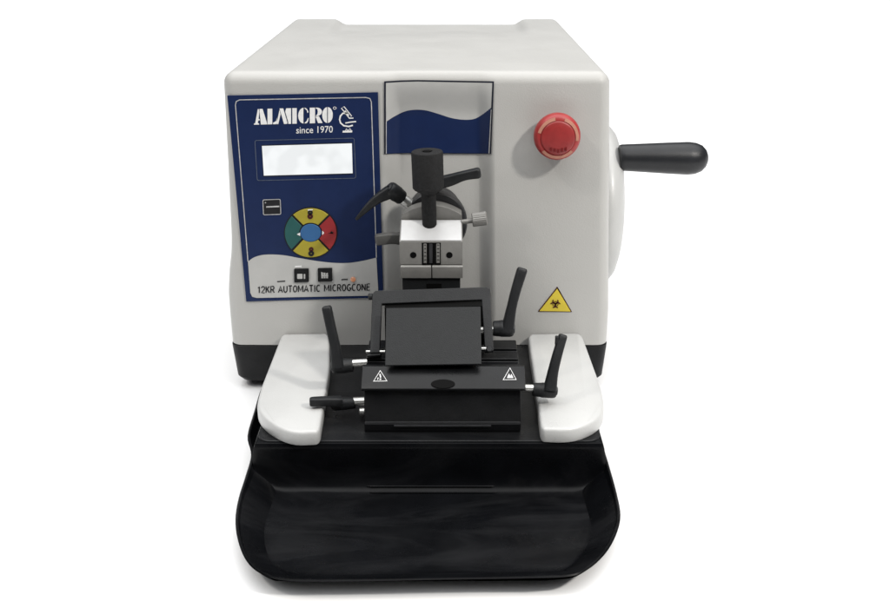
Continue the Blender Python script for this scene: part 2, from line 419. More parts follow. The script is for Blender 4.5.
# microscope emblem
stroke(bm, [(348,112.5),(343,112.8),(340.6,115.5),(339.8,119),(340.8,122.5),(344,125.2),(349,126),(353,124.8)], 1.5, F2)
stroke(bm, [(341.5,107.6),(344.3,106.2),(351.8,115.6),(349.4,117.6)], .9, F2, True)
stroke(bm, [(345,110.2),(348.8,115.2)], 1.6, F2)
stroke(bm, [(349.2,117.8),(353.6,117.6)], 1.0, F2)
stroke(bm, [(345.5,122.6),(350,121.7),(356.2,121)], 1.3, F2)
sheet(bm, [(343,130.2),(352.5,130),(352.3,131.9),(342.6,132.1)], F2)
stroke(bm, [(345.6,130.4),(346.6,128.2),(348,130)], .8, F2); stroke(bm, [(348.6,130),(350,128),(351.4,130)], .8, F2)
link('white_lettering', bm, M['whiteprint'], cp)
bm = bmesh.new()
strokes(bm, '12KR AUTOMATIC MICROGCONE', 258.4, 292.2, 370, 289.4, 6.3, F3)
sheet(bm, [(277.5,280.4),(285.5,279.8),(285.5,280.9),(277.5,281.4)], F3)
sheet(bm, [(341.5,278.4),(348,278),(348,279.1),(341.5,279.5)], F3)
link('black_lettering', bm, M['inkblack'], cp)
bm = bmesh.new(); sheet(bm, [(295.3,265.2),(302,264.6),(302,266.5),(295.3,266.8)], F3)
link('button_caption', bm, M['whiteprint'], cp)
# card slot square
bm = bmesh.new(); slab(bm, rrect([(263.4,199.4),(280.4,198.8),(281,213.4),(264,214)], 1.5), F2, .001)
cs = link('card_slot', bm, M['inkblack'], cp)
bm = bmesh.new(); stroke(bm, rrect([(263.2,199.2),(280.6,198.6),(281.2,213.6),(263.8,214.2)], 1.5), .7, F3, True)
sheet(bm, [(266.5,205.6),(279.6,205),(279.6,206.4),(266.5,207)], F3); sheet(bm, ell(265.8,202,.7,.7,n=8), F3)
link('slot_outline', bm, M['lineprint'], cs)
# ring keypad
bm = bmesh.new(); slab(bm, ell(311,232,26.8,25.6,n=64), F2, .001); link('keypad_ring', bm, M['inkblack'], cp)
def key(name, m, a0, a1, sym):
    bm = bmesh.new(); g = 2.4
    pts = ell(311,232,25.8,24.4,a0+g,a1-g,18)+ell(311,231.6,11.4,9.6,a1-g*2.2,a0+g*2.2,12)
    slab(bm, pts, facept(.0032), .0014)
    k = link(name, bm, M[m], cp, 35, bevel=.0003, seg=1)
    bm = bmesh.new(); sym(bm, facept(.0037)); link('key_symbol', bm, [M['inkblack'], M['whiteprint'], M['darkred']], k)
def sy_top(bm, f):
    stroke(bm, ell(310.6,211.6,1.6,1.4,n=12), 2.0, f, True); stroke(bm, ell(310.6,215.4,1.8,1.6,n=12), 2.2, f, True, 2)
    sheet(bm, [(308,208.6),(313.4,208.2),(313.2,209.2),(308.2,209.6)], f, 1)
def sy_bot(bm, f):
    stroke(bm, ell(311.6,248.2,1.5,1.4,n=12), 1.8, f, True, 2); stroke(bm, ell(311.6,252.4,1.9,1.7,n=12), 2.2, f, True)
def sy_left(bm, f): sheet(bm, [(297.2,233.2),(300.6,231.4),(300.6,235)], f, 1)
def sy_right(bm, f):
    sheet(bm, [(328,232.2),(333.6,230.9),(333.6,232.6)], f, 0); sheet(bm, [(330.2,232.2),(331.8,229.8),(333.4,232.6)], f, 0)
    sheet(bm, [(324.6,231.8),(322.6,229.6),(322.6,234)], f, 1)
key('arrow_key','yellow',45,135,sy_top); key('arrow_key','green',135,225,sy_left)
key('arrow_key','yellow',225,315,sy_bot); key('arrow_key','red',-45,45,sy_right)
bm = bmesh.new(); slab(bm, ell(311,232,10.4,8.8,n=36), facept(.0034), .0016); link('centre_key', bm, M['blue'], cp, 35, bevel=.0003, seg=1)
for (x0,y0,x1,y1) in ((294.4,268,309,281.4),(318,267.4,332.4,280.8)):
    bm = bmesh.new(); slab(bm, rrect([(x0,y0),(x1,y0-.4),(x1+.2,y1-.4),(x0+.2,y1)], 1), facept(.0040), .0024)
    b = link('push_button', bm, M['black'], cp, 35, bevel=.0005)
    bm = bmesh.new(); cx, cy = (x0+x1)/2, (y0+y1)/2
    if x0 < 300:
        sheet(bm, rrect([(cx-4,cy-2.2),(cx+1.4,cy-2.2),(cx+1.4,cy+2.8),(cx-4,cy+2.8)],.8), facept(.0044)); sheet(bm, [(cx+2.6,cy-2),(cx+4,cy-2),(cx+4,cy+2.8),(cx+2.6,cy+2.8)], facept(.0044))
    else:
        for q in (-2.8,-.4,2): sheet(bm, [(cx+q-.8,cy-2.6+.3*q),(cx+q+1,cy-2.8),(cx+q+1.2,cy+2.8),(cx+q-.6,cy+2.8)], facept(.0044))
        sheet(bm, [(cx-3.4,cy-.4),(cx+3.4,cy-.4),(cx+3.4,cy+.8),(cx-3.4,cy+.8)], facept(.0047))
    link('button_symbol', bm, M['greyprint'], b)
bm = bmesh.new(); p = F2(353.2,278.6); lathe(bm, p, (0,-1,0), [(0,.0030),(.0012,.0029),(.0022,.0018),(.0025,0)], 20)
link('indicator_led', bm, M['led'], cp)

# ---- wave sticker that follows the recess
def conform(px, py, lay):
    p = atY(px, py, 0)
    for _ in range(4): p = atY(px, py, recess(p.x/taper(p.z, p.x))*rfade(p.z))
    p.y -= lay; return p
def csheet(bm, top, bot, x0, x1, lay, nx=60, ny=30, mi=0):
    g = [[bm.verts.new(conform(*(lambda x,a,b,t:(x,a+(b-a)*t))(x0(0)*(1-i/nx)+x1(0)*i/nx if False else x0(j/ny)*(1-i/nx)+x1(j/ny)*i/nx, top(i/nx), bot(i/nx), j/ny), lay)) for j in range(ny+1)] for i in range(nx+1)]
    for i in range(nx):
        for j in range(ny): bm.faces.new((g[i][j],g[i+1][j],g[i+1][j+1],g[i][j+1])).material_index = mi
def poly1(kn):
    def f(t):
        for (a,va),(b,vb) in zip(kn,kn[1:]):
            if t <= b: s=(t-a)/(b-a); return va+(vb-va)*s
        return kn[-1][1]
    return f
bm = bmesh.new()
csheet(bm, poly1([(0,81),(.15,80),(.3,79.6),(1,81)]), poly1([(0,153.8),(.2,153),(1,153.6)]), lambda t:384.2, lambda t:494-3*t, .0012)
ws = link('wave_sticker', bm, M['navydark'], mt)
wv = catmull([(0,121.5),(.08,116),(.18,111),(.28,109.3),(.38,110),(.5,113.5),(.62,117.5),(.74,119.3),(.84,118.5),(.92,114),(1,107.5)], 6)
wf = poly1([(p[0] if isinstance(p,tuple) else p.x, p.y) for p in [Vector((q[0],q[1],0)) for q in wv]])
bm = bmesh.new()
csheet(bm, poly1([(0,82.6),(.15,81.6),(.3,81.2),(1,82.6)]), wf, lambda t:386, lambda t:492.2-1.2*t, .0016)
link('silver_field', bm, M['greyprint'], ws)
bm = bmesh.new()
csheet(bm, wf, poly1([(0,153.2),(.2,152.4),(1,152.9)]), lambda t:386.6, lambda t:490.6-2.6*t, .0016)
link('blue_wave', bm, M['navy'], ws)
bm = bmesh.new()
csheet(bm, wf, poly1([(0,153.2),(1,153.2)]), lambda t:386.0, lambda t:386.7, .0019, nx=1)
link('edge_line', bm, M['lineprint'], ws); bm = bmesh.new()
csheet(bm, poly1([(0,109),(1,109)]), poly1([(0,152.9),(1,152.9)]), lambda t:490.8-2.4*t, lambda t:491.4-2.0*t, .0019, nx=1)
link('edge_line', bm, M['lineprint'], ws)

# ---- emergency stop
es = atY(555.5, 133, 0); nrm = Vector((0,-1,0))
bm = bmesh.new(); lathe(bm, (es.x,-.0002,es.z), nrm, [(0,.0205),(.003,.0205),(.004,.0195),(.009,.0190),(.009,.016)], 48)
sb = link('emergency_stop', bm, M['ambercol'], mt, 40)
bm = bmesh.new(); lathe(bm, (es.x,-.0055,es.z), nrm, [(0,.0150),(.002,.0225),(.006,.0252),(.011,.0255),(.016,.0248),(.0185,.0232),(.0195,.0215),(.0200,.0193),(.0195,.0188)], 56)
cap = link('mushroom_cap', bm, M['estop'], sb, 50)
bm = bmesh.new(); lathe(bm, (es.x,-.0247,es.z), nrm, [(0,.0190),(.0012,.0186),(.0020,.0170),(.0026,.010),(.0028,0)], 48)
link('press_face', bm, M['estop2'], cap, 50)
ECY = -.0298
bm = bmesh.new()
for a0, a1 in ((100,165),(-8,72),(222,318)):
    ra, rb = .0194, .0228
    P = [(es.x+ra*math.cos(math.radians(a0+(a1-a0)*k/12)), es.z+ra*math.sin(math.radians(a0+(a1-a0)*k/12)), 0) for k in range(13)]
    Q = [(es.x+rb*math.cos(math.radians(a0+(a1-a0)*k/12)), es.z+rb*math.sin(math.radians(a0+(a1-a0)*k/12)), 1) for k in range(13)]
    va = [bm.verts.new((p[0], -.0260, p[1])) for p in P]; vb = [bm.verts.new((p[0], -.0249, p[1])) for p in Q]
    for k in range(12): bm.faces.new((va[k],va[k+1],vb[k+1],vb[k]))
link('turn_arrow', bm, M['tan'], cap, 60)
bm = bmesh.new()
for k in range(5):
    x = es.x-.008+.004*k
    for q in range(2):
        box(bm, x-.0004+q*.0015, x+.0004+q*.0015, -.0279, -.0267, es.z-.0155+.002*(abs(k-2)/2), es.z-.0115+.002*(abs(k-2)/2))
link('press_marks', bm, M['pressink'], cap)

# ---- biohazard sticker
bm = bmesh.new()
slab(bm, rrect([(557,286.8),(557.2,286.8),(572,311.6),(537.8,311.2)], .6, 2), facept(.0012), .0015)
hz = link('hazard_sticker', bm, M['darkred'], mt)
bm = bmesh.new(); sheet(bm, [(557,288.2),(570.6,311),(539.3,310.5)], facept(.0016)); link('yellow_field', bm, M['signyellow'], hz)
bm = bmesh.new(); f = facept(.0020); cx, cy = 555.3, 303.2
for a in (90, 210, 330):
    ax, ay = cx+2.7*math.cos(math.radians(a)), cy-2.5*math.sin(math.radians(a))
    A = ell(ax, ay, 2.6, 2.4, a+55, a+305, 14)
    stroke(bm, A, 1.15, f)
    ex, ey = cx+5.9*math.cos(math.radians(a)), cy-5.3*math.sin(math.radians(a))
stroke(bm, ell(cx,cy,2.7,2.4,n=16), .6, facept(.0023), True)
link('biohazard_symbol', bm, [M['darkred']], hz)

# ---- handwheel on the right flank
bm = bmesh.new()
wc = Vector((.2135, .196, .180))
lathe(bm, wc, (1,0,0), [(0,.060),(.010,.062),(.011,.095),(.013,.103),(.019,.1085),(.026,.1085),(.034,.104),(.040,.097),(.044,.086),(.046,.07),(.046,.035),(.044,.02),(.044,0)], 72)
hw = link('handwheel', bm, M['paint2'], mt, 50)
hp = atY(622, 157.5, .135)
bm = bmesh.new(); x0 = .250
lathe(bm, (x0,hp.y,hp.z), (1,0,-.012), [(0,.0155),(.003,.0165),(.006,.0166),(.030,.0178),(.060,.0194),(.085,.0205),(.088,.0205),(.096,.0195),(.1035,.0165),(.1085,.0115),(.111,.006),(.1116,0)], 48)
link('crank_handle', bm, M['handle'], hw, 60)

# ================================================================== HAND RESTS
RZ = .0776
def rest(px_pts, label):
    P = [atZ(x, y, RZ) for x, y in px_pts]
    bm = bmesh.new()
    n = len(P); c = sum(P, Vector())/n
    rings = []
    cum = []
    for i in range(n):
        d = (P[(i+1)%n]-P[i-1]).normalized(); cum.append(Vector((d.y,-d.x,0)))
    if (P[0]-c).dot(cum[0]) < 0: cum = [-v for v in cum]
    for ins, z in ((.0,.0622),(-.0006,.0640),(-.0006,RZ-.0035),(.0,RZ-.0016),(.0012,RZ-.0004),(.003,RZ)):
        rings.append([bm.verts.new((P[i].x-cum[i].x*ins, min(-.0012, P[i].y-cum[i].y*ins), z)) for i in range(n)])
    for A, B in zip(rings, rings[1:]):
        for i in range(n): bm.faces.new((A[i],A[(i+1)%n],B[(i+1)%n],B[i]))
    bm.faces.new(rings[0]); bm.faces.new(rings[-1])
    o = link('hand_rest', bm, M['paint2'], None, 50)
    ctr = Vector((c.x, c.y, .0622)); o.data.transform(Matrix.Translation(-ctr)); o.location = ctr
    tag(o, label, 'hand rest', 'white hand rests on the black base')
    return o
def rpoly(pts, per=5):
    """(x, y, corner radius) -> rounded outline"""
    out = []; n = len(pts)
    for i in range(n):
        p = Vector(pts[i][:2]); r = pts[i][2]; a = Vector(pts[i-1][:2])-p; b = Vector(pts[(i+1)%n][:2])-p
        ra, rb = min(r, a.length*.5), min(r, b.length*.5)
        A, B = p+a.normalized()*ra, p+b.normalized()*rb
        for k in range(per+1):
            t = k/per; q = A*(1-t)**2+p*2*t*(1-t)+B*t*t; out.append((q.x,q.y))
    return out
rest(rpoly([(282,334,4),(328.5,333,5),(329.5,366,10),(318.8,431,5),(287,432.5,30),(256.5,413,26),(259,393,14)], 8), 'white hand rest under the two left clamp levers, below the control panel')
rest(rpoly([(528.3,334,5),(581,332.3,7),(603,393,14),(604,416,24),(576,429.5,30),(541.5,428.5,5)], 8), 'white hand rest under the yellow hazard triangle, one clamp lever leaning over it')

# ================================================================== WASTE TRAY
RIM = .034
out_px = [(270,378),(261.5,388),(254,412),(247.5,436),(251,455),(245.5,476),(238.6,498),(235.4,519),(238,541),(247,562),(263,575),(290,581.2),(360,581.4),(445,579.8),(530,578.4),(570,576.6),(589,569),(606,553),(616.5,534),(620.5,515),(616.5,492),(609,465),(601.5,440),(597,418),(590,398)]
O3 = [atZ(x, y, .022+.015*sm(565,430,y)+(.008*sm(470,430,y) if x < 300 else 0)) for x,y in out_px]
O3 = catmull(O3, 5)
O3 = [p for p in O3]
yb = max(O3[0].y, O3[-1].y)
n0 = len(O3)
a, b = O3[-1], O3[0]
for k in range(1, 12): O3.append(a.lerp(b, k/12))
n = len(O3)
bm = bmesh.new()
nr = []
for i in range(n):
    d = (O3[(i+1)%n]-O3[i-1]).normalized(); nr.append(Vector((d.y,-d.x,0)))
c = sum(O3, Vector())/n
if (O3[n0//2]-c).dot(nr[n0//2]) < 0: nr = [-v for v in nr]
def zr(i):
    if i >= n0: return .0105
    z = O3[i].z; e = min(i, n0-1-i)
    return z if e > 3 else .0105+(z-.0105)*e/4
def ring(ins, zf):
    out = []
    for i in range(n):
        k = .25 if i >= n0 else 1
        p = O3[i]-nr[i]*ins*k
        out.append(bm.verts.new((p.x, p.y, zf(i))))
    return out
H = lambda t: (lambda i: .0045+(zr(i)-.0045)*t)
G = lambda t: (lambda i: .0072+(zr(i)-.0022-.0072)*t)
R = [ring(.038,lambda i:.0012), ring(.036,H(.0)), ring(.020,H(.45)), ring(.0035,H(.90)), ring(.0008,H(.96)), ring(0,H(1)), ring(.0010,lambda i: zr(i)+.0010), ring(.0026,lambda i: zr(i)+.0007), ring(.0042,G(.96)), ring(.016,G(.46)), ring(.026,G(.14)), ring(.034,G(.0)), ring(.042,G(0))]
for A, B in zip(R, R[1:]):
    for i in range(n): bm.faces.new((A[i],A[(i+1)%n],B[(i+1)%n],B[i]))
bm.faces.new(R[0]); bm.faces.new(R[-1])
bmesh.ops.triangulate(bm, faces=[f for f in bm.faces if len(f.verts) > 4])
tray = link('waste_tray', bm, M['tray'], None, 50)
tray.data.transform(Matrix.Translation((-.01,.28,0))); tray.location = (.01,-.28,0)
tag(tray, 'shallow black plastic waste tray with flared rim in front of the microtome', 'tray')
SC = [(p.x,p.y) for p in catmull([(-.2284,.0602),(-.2293,.045),(-.2304,.030),(-.2322,.019),(-.2362,.0115),(-.244,.0083),(-.264,.0074)], 5)]
def scoop(x, y):
    if y >= SC[0][0]: z = SC[0][1]-.0005
    elif y <= SC[-1][0]: return .0074
    else:
        z = SC[-1][1]
        for (y0,z0),(y1,z1) in zip(SC,SC[1:]):
            if y1 <= y <= y0: z = z0+(z1-z0)*(y-y0)/(y1-y0); break
    k = sm(-.168,-.157,x)*(1-sm(.187,.198,x))
    return .0074+(z-.0074)*k
RIMP = [(O3[i].x, O3[i].y, zr(i)) for i in range(n)]
def rimd(x, y):
    best = (9, 0)
    for i in range(n0-1):
        ax, ay, az = RIMP[i]; bx, by, bz = RIMP[i+1]
        dx, dy = bx-ax, by-ay; l = dx*dx+dy*dy or 1e-12
        t = max(0, min(1, ((x-ax)*dx+(y-ay)*dy)/l)); e = math.hypot(x-ax-dx*t, y-ay-dy*t)
        if e < best[0]: best = (e, az+(bz-az)*t)
    return best
WALL = ((0,1.0),(.0042,.95),(.016,.46),(.026,.14),(.035,.02),(.045,0),(9,0))
def wallz(x, y):
    d, z = rimd(x, y)
    for (d0,t0),(d1,t1) in zip(WALL,WALL[1:]):
        if d <= d1: return .0082+(z-.003-.0082)*(t0+(t1-t0)*(d-d0)/(d1-d0))
front = min(p[1] for p in RIMP)
rows = []
y = front+.005
while y < -.165:
    rows.append(y); y += .0004 if -.2335 < y < -.2275 else .0012 if -.275 < y < -.225 else .003
def span(y):
    xs = []
    for i in range(n0-1):
        (ax,ay,_), (bx,by,_) = RIMP[i], RIMP[i+1]
        if (ay-y)*(by-y) <= 0 and ay != by: xs.append(ax+(bx-ax)*(y-ay)/(by-ay))
    return min(xs), max(xs)
bm = bmesh.new(); NX = 110; g = []
for y in rows:
    xl, xr = span(y); xl += .004; xr -= .004; row = []
    for i in range(NX+1):
        t = i/NX; t = t - .06*math.sin(2*math.pi*t)     # finer towards the walls
        x = xl+(xr-xl)*t; a = wallz(x, y); b = scoop(x, y)+.0008
        h = .004; q = max(0, h-abs(a-b))/h
        row.append(bm.verts.new((x, y, max(a, b)+q*q*h*.25)))
    g.append(row)
for j in range(len(rows)-1):
    for i in range(NX): bm.faces.new((g[j][i],g[j][i+1],g[j+1][i+1],g[j+1][i]))
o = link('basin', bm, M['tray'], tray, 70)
o.matrix_parent_inverse = Matrix.Translation((.01,-.28,0)).inverted()
def onscoop(px, py):
    d = ray(px, py); best = None
    for (y0,z0),(y1,z1) in zip(SC,SC[1:]):
        for k in range(20):
            y = y0+(y1-y0)*k/20; z = z0+(z1-z0)*k/20; t = (y-CAM.y)/d.y; e = abs(CAM.z+d.z*t-z)
            if best is None or e < best[0]: best = (e, Vector((CAM.x+d.x*t, y, z)))
    return best[1]
for (xa,ya,xb,yb3,wd) in ((366.5,487.6,495,486.2,.0010),(369,493.6,497,492.4,.0009)):
    bm = bmesh.new(); A, B = onscoop(xa,ya), onscoop(xb,yb3)
    B.y = A.y = (A.y+B.y)/2; B.z = A.z = (A.z+B.z)/2
    A = A+Vector((0,-.0006,.0010)); B = B+Vector((0,-.0006,.0010))
    loft(bm, [A, A+Vector((.004,-.0008,.0004)), B+Vector((-.004,-.0008,.0004)), B], [(.0003,.0003),(wd,wd),(wd,wd),(.0003,.0003)], up=(0,0,1), n=12, e=2)
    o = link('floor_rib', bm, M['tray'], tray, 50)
    o.matrix_parent_inverse = Matrix.Translation((.01,-.28,0)).inverted()


# ================================================================== BLADE HOLDER
bh = thing('blade_holder', 'black blade holder with sloping slate plate and four clamp levers on the base', 'blade holder', (.0295,-.15,.062))
HX0, HX1 = -.052, .111
bm = bmesh.new()
prof = [(-.2095,.0624),(-.2105,.0722),(-.2080,.0730),(-.2068,.082),(-.2046,.092),(-.2020,.101),(-.1990,.1085),(-.1880,.112),(-.178,.1195),(-.170,.1195),(-.170,.1168),(-.160,.1168),(-.160,.1205),(-.146,.1215),(-.146,.1185),(-.139,.1185),(-.139,.1222),(-.118,.1222),(-.112,.119),(-.108,.0624)]
prism(bm, [(HX0+.002, y, z) for y, z in prof], Vector((HX1-HX0-.006, 0, 0)))
link('holder_base', bm, M['blackmetal'], bh, 30, bevel=.0006, seg=1)
bm = bmesh.new()   # front clamping plate
fp = [(-.2075,.1105),(-.2070,.1075),(-.2035,.1068),(-.1800,.1192),(-.1800,.1232),(-.1845,.1238)]
prism(bm, [(HX0, y, z) for y, z in fp], Vector((HX1-HX0, 0, 0)))
fpl = link('front_plate', bm, M['blackmetal'], bh, 30, bevel=.0006, seg=2)
pn = Vector((0, -(.1238-.1105), (-.1845+.2075))).normalized(); pp = Vector((0,-.2075,.1105))+pn*.0006
bm = bmesh.new(); fpt = lambda x, y: hit(x, y, pp, pn)
stroke(bm, [(380.3,370.6),(387,381),(373.6,381.2)], .9, fpt, True); stroke(bm, [(380,374),(380.6,377.6)], 1.2, fpt); sheet(bm, ell(380.4,379.2,.9,.7,n=10), fpt)
stroke(bm, [(378.2,377.6),(377.6,379.8)], .7, fpt)
link('warning_mark', bm, M['whiteprint'], fpl); bm = bmesh.new()
stroke(bm, [(510,368),(516.2,379.6),(503.2,379.8)], .9, fpt, True); sheet(bm, [(507,378),(509,373.4),(510.2,376.5),(511.4,374),(513.4,378)], fpt)
link('warning_mark', bm, M['whiteprint'], fpl)
bm = bmesh.new(); q = hit(443,384,pp,pn); s = Vector((1,0,0)); t = pn.cross(s)
a = [q+s*.012*math.cos(math.radians(x))+t*.0055*math.sin(math.radians(x)) for x in range(0,360,15)]
prism(bm, [p-pn*.001 for p in a], pn*.0014)
link('finger_notch', bm, M['hole'], fpl, 30, bevel=.0004, seg=1)
# slate pressure plate
bm = bmesh.new()
c4 = [Vector(p) for p in (atY(385,365.5,-.1925),atY(481.5,364,-.1925),atY(480.6,306.5,-.151),atY(386.2,308,-.151))]
nn = (c4[1]-c4[0]).cross(c4[3]-c4[0]).normalized()
prism(bm, [p-nn*.0035 for p in c4], nn*.0035)
link('pressure_plate', bm, M['slate'], bh, 30, bevel=.0005)
bm = bmesh.new(); k0, k1 = c4[0].lerp(c4[3],.25)-nn*.004, c4[1].lerp(c4[2],.25)-nn*.004
prism(bm, [k0+Vector((.006,0,0)), k1-Vector((.006,0,0)), k1+Vector((-.006,.032,-.017)), k0+Vector((.006,.032,-.017))], Vector((0,.004,-.012)))
link('plate_carrier', bm, M['blackmetal'], bh, 30, bevel=.0008)
bm = bmesh.new(); k0, k1 = c4[3]-nn*.0042, c4[2]-nn*.0042    # back wedge behind the plate
dv = (c4[0]-c4[3]).normalized()
prism(bm, [k0+dv*.004+Vector((.004,0,0)), k1+dv*.004-Vector((.004,0,0)), k1+dv*.04-Vector((.004,0,0)), k0+dv*.04+Vector((.004,0,0))], -nn*.008)
link('knife_support', bm, M['blackmetal'], bh, 30, bevel=.0006)
bm = bmesh.new()
b4 = [atY(384.6,308.2,-.135),atY(483.2,306.2,-.135),atY(482.6,299,-.128),atY(384.8,302.5,-.128)]
prism(bm, b4[::-1], Vector((0,.005,.003)))
prism(bm, [atY(385.2,346,-.142),atY(485,345,-.142),atY(483.6,306,-.1345),atY(384.6,308,-.1345)], Vector((0,.006,0)))
link('back_wedge', bm, M['hole'], bh, 30, bevel=.0004)
# blade guard frame
YT, YBt = -.125, -.160
def gp(x, y):
    # plane through guard top (y=297) and guard foot (y=350)
    g0 = atY(430,297,YT); g1 = atY(430,350,YBt); d = (g1-g0); nrm = Vector((1,0,0)).cross(d).normalized()
    return hit(x, y, g0, nrm)
g0 = atY(430,297,YT); g1 = atY(430,350,YBt); gn = Vector((1,0,0)).cross(g1-g0).normalized()
if gn.y > 0: gn = -gn
bm = bmesh.new()
outl = [(372.6,294.5),(375.6,291.6),(487,288),(490,290),(493.5,351.5),(484.8,352.5),(481.6,300.8),(386,304.6),(382.0,304.8),(380.0,353.5),(370,353.8)]
prism(bm, [gp(*p)-gn*.004 for p in outl], gn*.008)
gd = link('blade_guard', bm, M['lever'], bh, 30, bevel=.0007)
for (xa, ya, xb, yb2) in ((368.2,296.8,373,296.6),):
    bm = bmesh.new(); cyl(bm, gp(xa,ya), gp(xb,yb2), .0034); link('guard_stop', bm, M['lever'], gd)
for (xa, ya, xb, yb2) in ((366,352.5,385.5,347.5+1.2),(481,346.6,487,346.2)):
    bm = bmesh.new(); pa, pb = gp(xa,ya), gp(xb,yb2); pa.z = pb.z = (pa.z+pb.z)/2; pa.y = pb.y = -.163
    cyl(bm, pa, pb, .0016, .0003, 16); link('hinge_pin', bm, M['steel'], gd)
bm = bmesh.new(); pa = gp(489,350); cyl(bm, pa+gn*.003, pa+gn*.0065, .0034); link('hinge_screw', bm, M['lever'], gd)
bm = bmesh.new(); pa = gp(375.5,352)
prism(bm, [gp(366,357)+gn*.002, gp(381,356)+gn*.002, gp(381,348)+gn*.002, gp(373,348)+gn*.002], -gn*.010); link('hinge_foot', bm, M['lever'], gd, 30, bevel=.0008)
for sx0, sx1 in ((HX0+.005, HX0+.014),(HX1-.03, HX1-.02)):
    pass

def lever(parent, hubA, hubB, hr, path, wid, shaft=None, sr=.0038, cap=True, up=(0,-1,0), m='lever', el=4.5):
    """clamp lever: hub barrel + handle in one mesh, steel shaft and end screw as sub-parts"""
    hubA, hubB = Vector(hubA), Vector(hubB)
    bm = bmesh.new(); L = (hubB-hubA).length
    lathe(bm, hubA, hubB-hubA, [(0,hr*.80),(.0015,hr*.94),(.004,hr),(L*.62,hr),(L*.64,hr*.96),(L-.001,hr*.90),(L,hr*.84)], 32)
    P = catmull([tuple(p) for p in path], 5); W = catmull([(w[0],w[1],0) for w in wid], 5)
    W = [(w.x,w.y) for w in W]
    d = (P[-1]-P[-2]).normalized()
    for k, s in ((.45,.95),(.8,.82),(1,.55)):
        P.append(P[-1] + d*W[-1][0]*(.3 if k == .45 else .25 if k == .8 else .12)); W.append((wid[-1][0]*s, wid[-1][1]*s))
    loft(bm, P, W, up, e=el)
    o = link('clamp_lever', bm, M[m], parent, 45)
    if shaft:
        bm = bmesh.new(); cyl(bm, shaft[0], shaft[1], sr, .0005, 24); link('shaft', bm, M['steel'], o)
    if cap:
        d = (hubA-hubB).normalized()
        bm = bmesh.new(); lathe(bm, hubA-d*.001, d, [(0,hr*.62),(.0018,hr*.60),(.0024,hr*.5),(.0024,hr*.25),(.0012,hr*.22)], 24); link('end_screw', bm, M['head'], o)
    return o
# left, upper
Y = -.158
lever(bh, atY(332,366.5,Y), atY(353,365,Y), .0078, [atY(338,366,Y-.003), atY(335,346,Y-.001), atY(331,328,Y+.003), atY(327,309,Y+.008)],
      [(.0066,.0065),(.0052,.0050),(.0050,.0046),(.0050,.0046)], (atY(351,363.5,Y), atY(368,362.5,Y)), .0042)
# left, lower (handle lying out to the left)
Y = -.176
lever(bh, atY(332,404.5,Y), atY(355,402.8,Y), .0068, [atY(341,401.6,Y-.004), atY(329,401.2,Y-.008), atY(318,401.6,Y-.011), atY(312,401.8,Y-.012)],
      [(.0052,.0052),(.0044,.0046),(.0044,.0046),(.0040,.0044)], (atY(353,401.4,Y), atY(366,401,Y)), .0044, up=(0,0,1))
bm = bmesh.new(); cyl(bm, atY(359.4,411.6,-.178), atY(366,411.3,-.178), .0046, .0008); link('side_screw', bm, M['steel'], bh)
# right, upper
Y = -.140
lever(bh, atY(513.5,328.5,Y), atY(493,328.5,Y), .0088, [atY(508,327,Y-.002), atY(511.5,308,Y), atY(516,290,Y+.004), atY(521.8,271,Y+.010)],
      [(.0064,.0064),(.0050,.0050),(.0050,.0048),(.0053,.0048)], (atY(495,330,Y), atY(480,330.4,Y)), .0042)
# right, lower
Y = -.178
lever(bh, atY(556,391,Y), atY(533,389.5,Y), .0078, [atY(550,389,Y-.003), atY(553,372,Y), atY(557.5,354,Y+.005), atY(562.6,337,Y+.012)],
      [(.0066,.0064),(.0052,.0050),(.0047,.0046),(.0043,.0044)], (atY(535,388.4,Y), atY(520,388,Y)), .0040)
bm = bmesh.new(); pa = atY(557.6,341,-.170)
box(bm, pa.x-.0025, pa.x+.001, pa.y-.002, pa.y+.003, pa.z-.005, pa.z+.005)
link('lever_catch', bm, M['lever'], bh, 30, bevel=.0008)
bm = bmesh.new(); box(bm, atY(394,424,-.21).x, atY(491,424,-.21).x, -.2122, -.2100, .0700, .0712); link('edge_highlight', bm, M['head'], bh, 30)  # paler strip painting the highlight along the base block's step edge

# ================================================================== SPECIMEN CLAMP
sc = thing('specimen_clamp', 'steel specimen clamp on dark round head with upright black knob', 'specimen clamp', (.018,-.05,.22))
hc = atY(435,222,-.030)
bm = bmesh.new(); lathe(bm, (hc.x,.012,hc.z), (0,-1,0), [(0,.030),(.018,.030),(.019,.024),(.026,.024)], 48)
link('head_neck', bm, M['head'], sc)
bm = bmesh.new(); lathe(bm, (hc.x,-.014,hc.z), (0,-1,0), [(0,.031),(.002,.0345),(.012,.0358),(.022,.0358),(.0235,.0345),(.024,.031),(.024,.027),(.026,.0265)], 64)
link('round_head', bm, M['head'], sc)
bm = bmesh.new(); lathe(bm, (hc.x-.001,-.036,hc.z), (0,-1,0), [(0,.028),(.004,.028),(.0048,.027)], 48)
link('ball_plate', bm, M['blackmetal'], sc)
# arched back plate
XA, XB = atY(399.6,250,-.09).x, atY(462.6,250,-.09).x
bm = bmesh.new(); pts = []
zt0 = atY(401,214,-.056).z; ztp = atY(431,204.5,-.056).z
pts = [(XA+.0015,.19),(XB-.0005,.19)]
for k in range(13):
    t = k/12; pts.append((XB-.0005+(XA+.0015-XB+.0005)*t, zt0+(ztp-zt0)*(1-(2*t-1)**2)))
prism(bm, [(x,-.058,z) for x,z in pts], Vector((0,.017,0)))
link('back_plate', bm, M['steelmatt'], sc, 30, bevel=.0008)
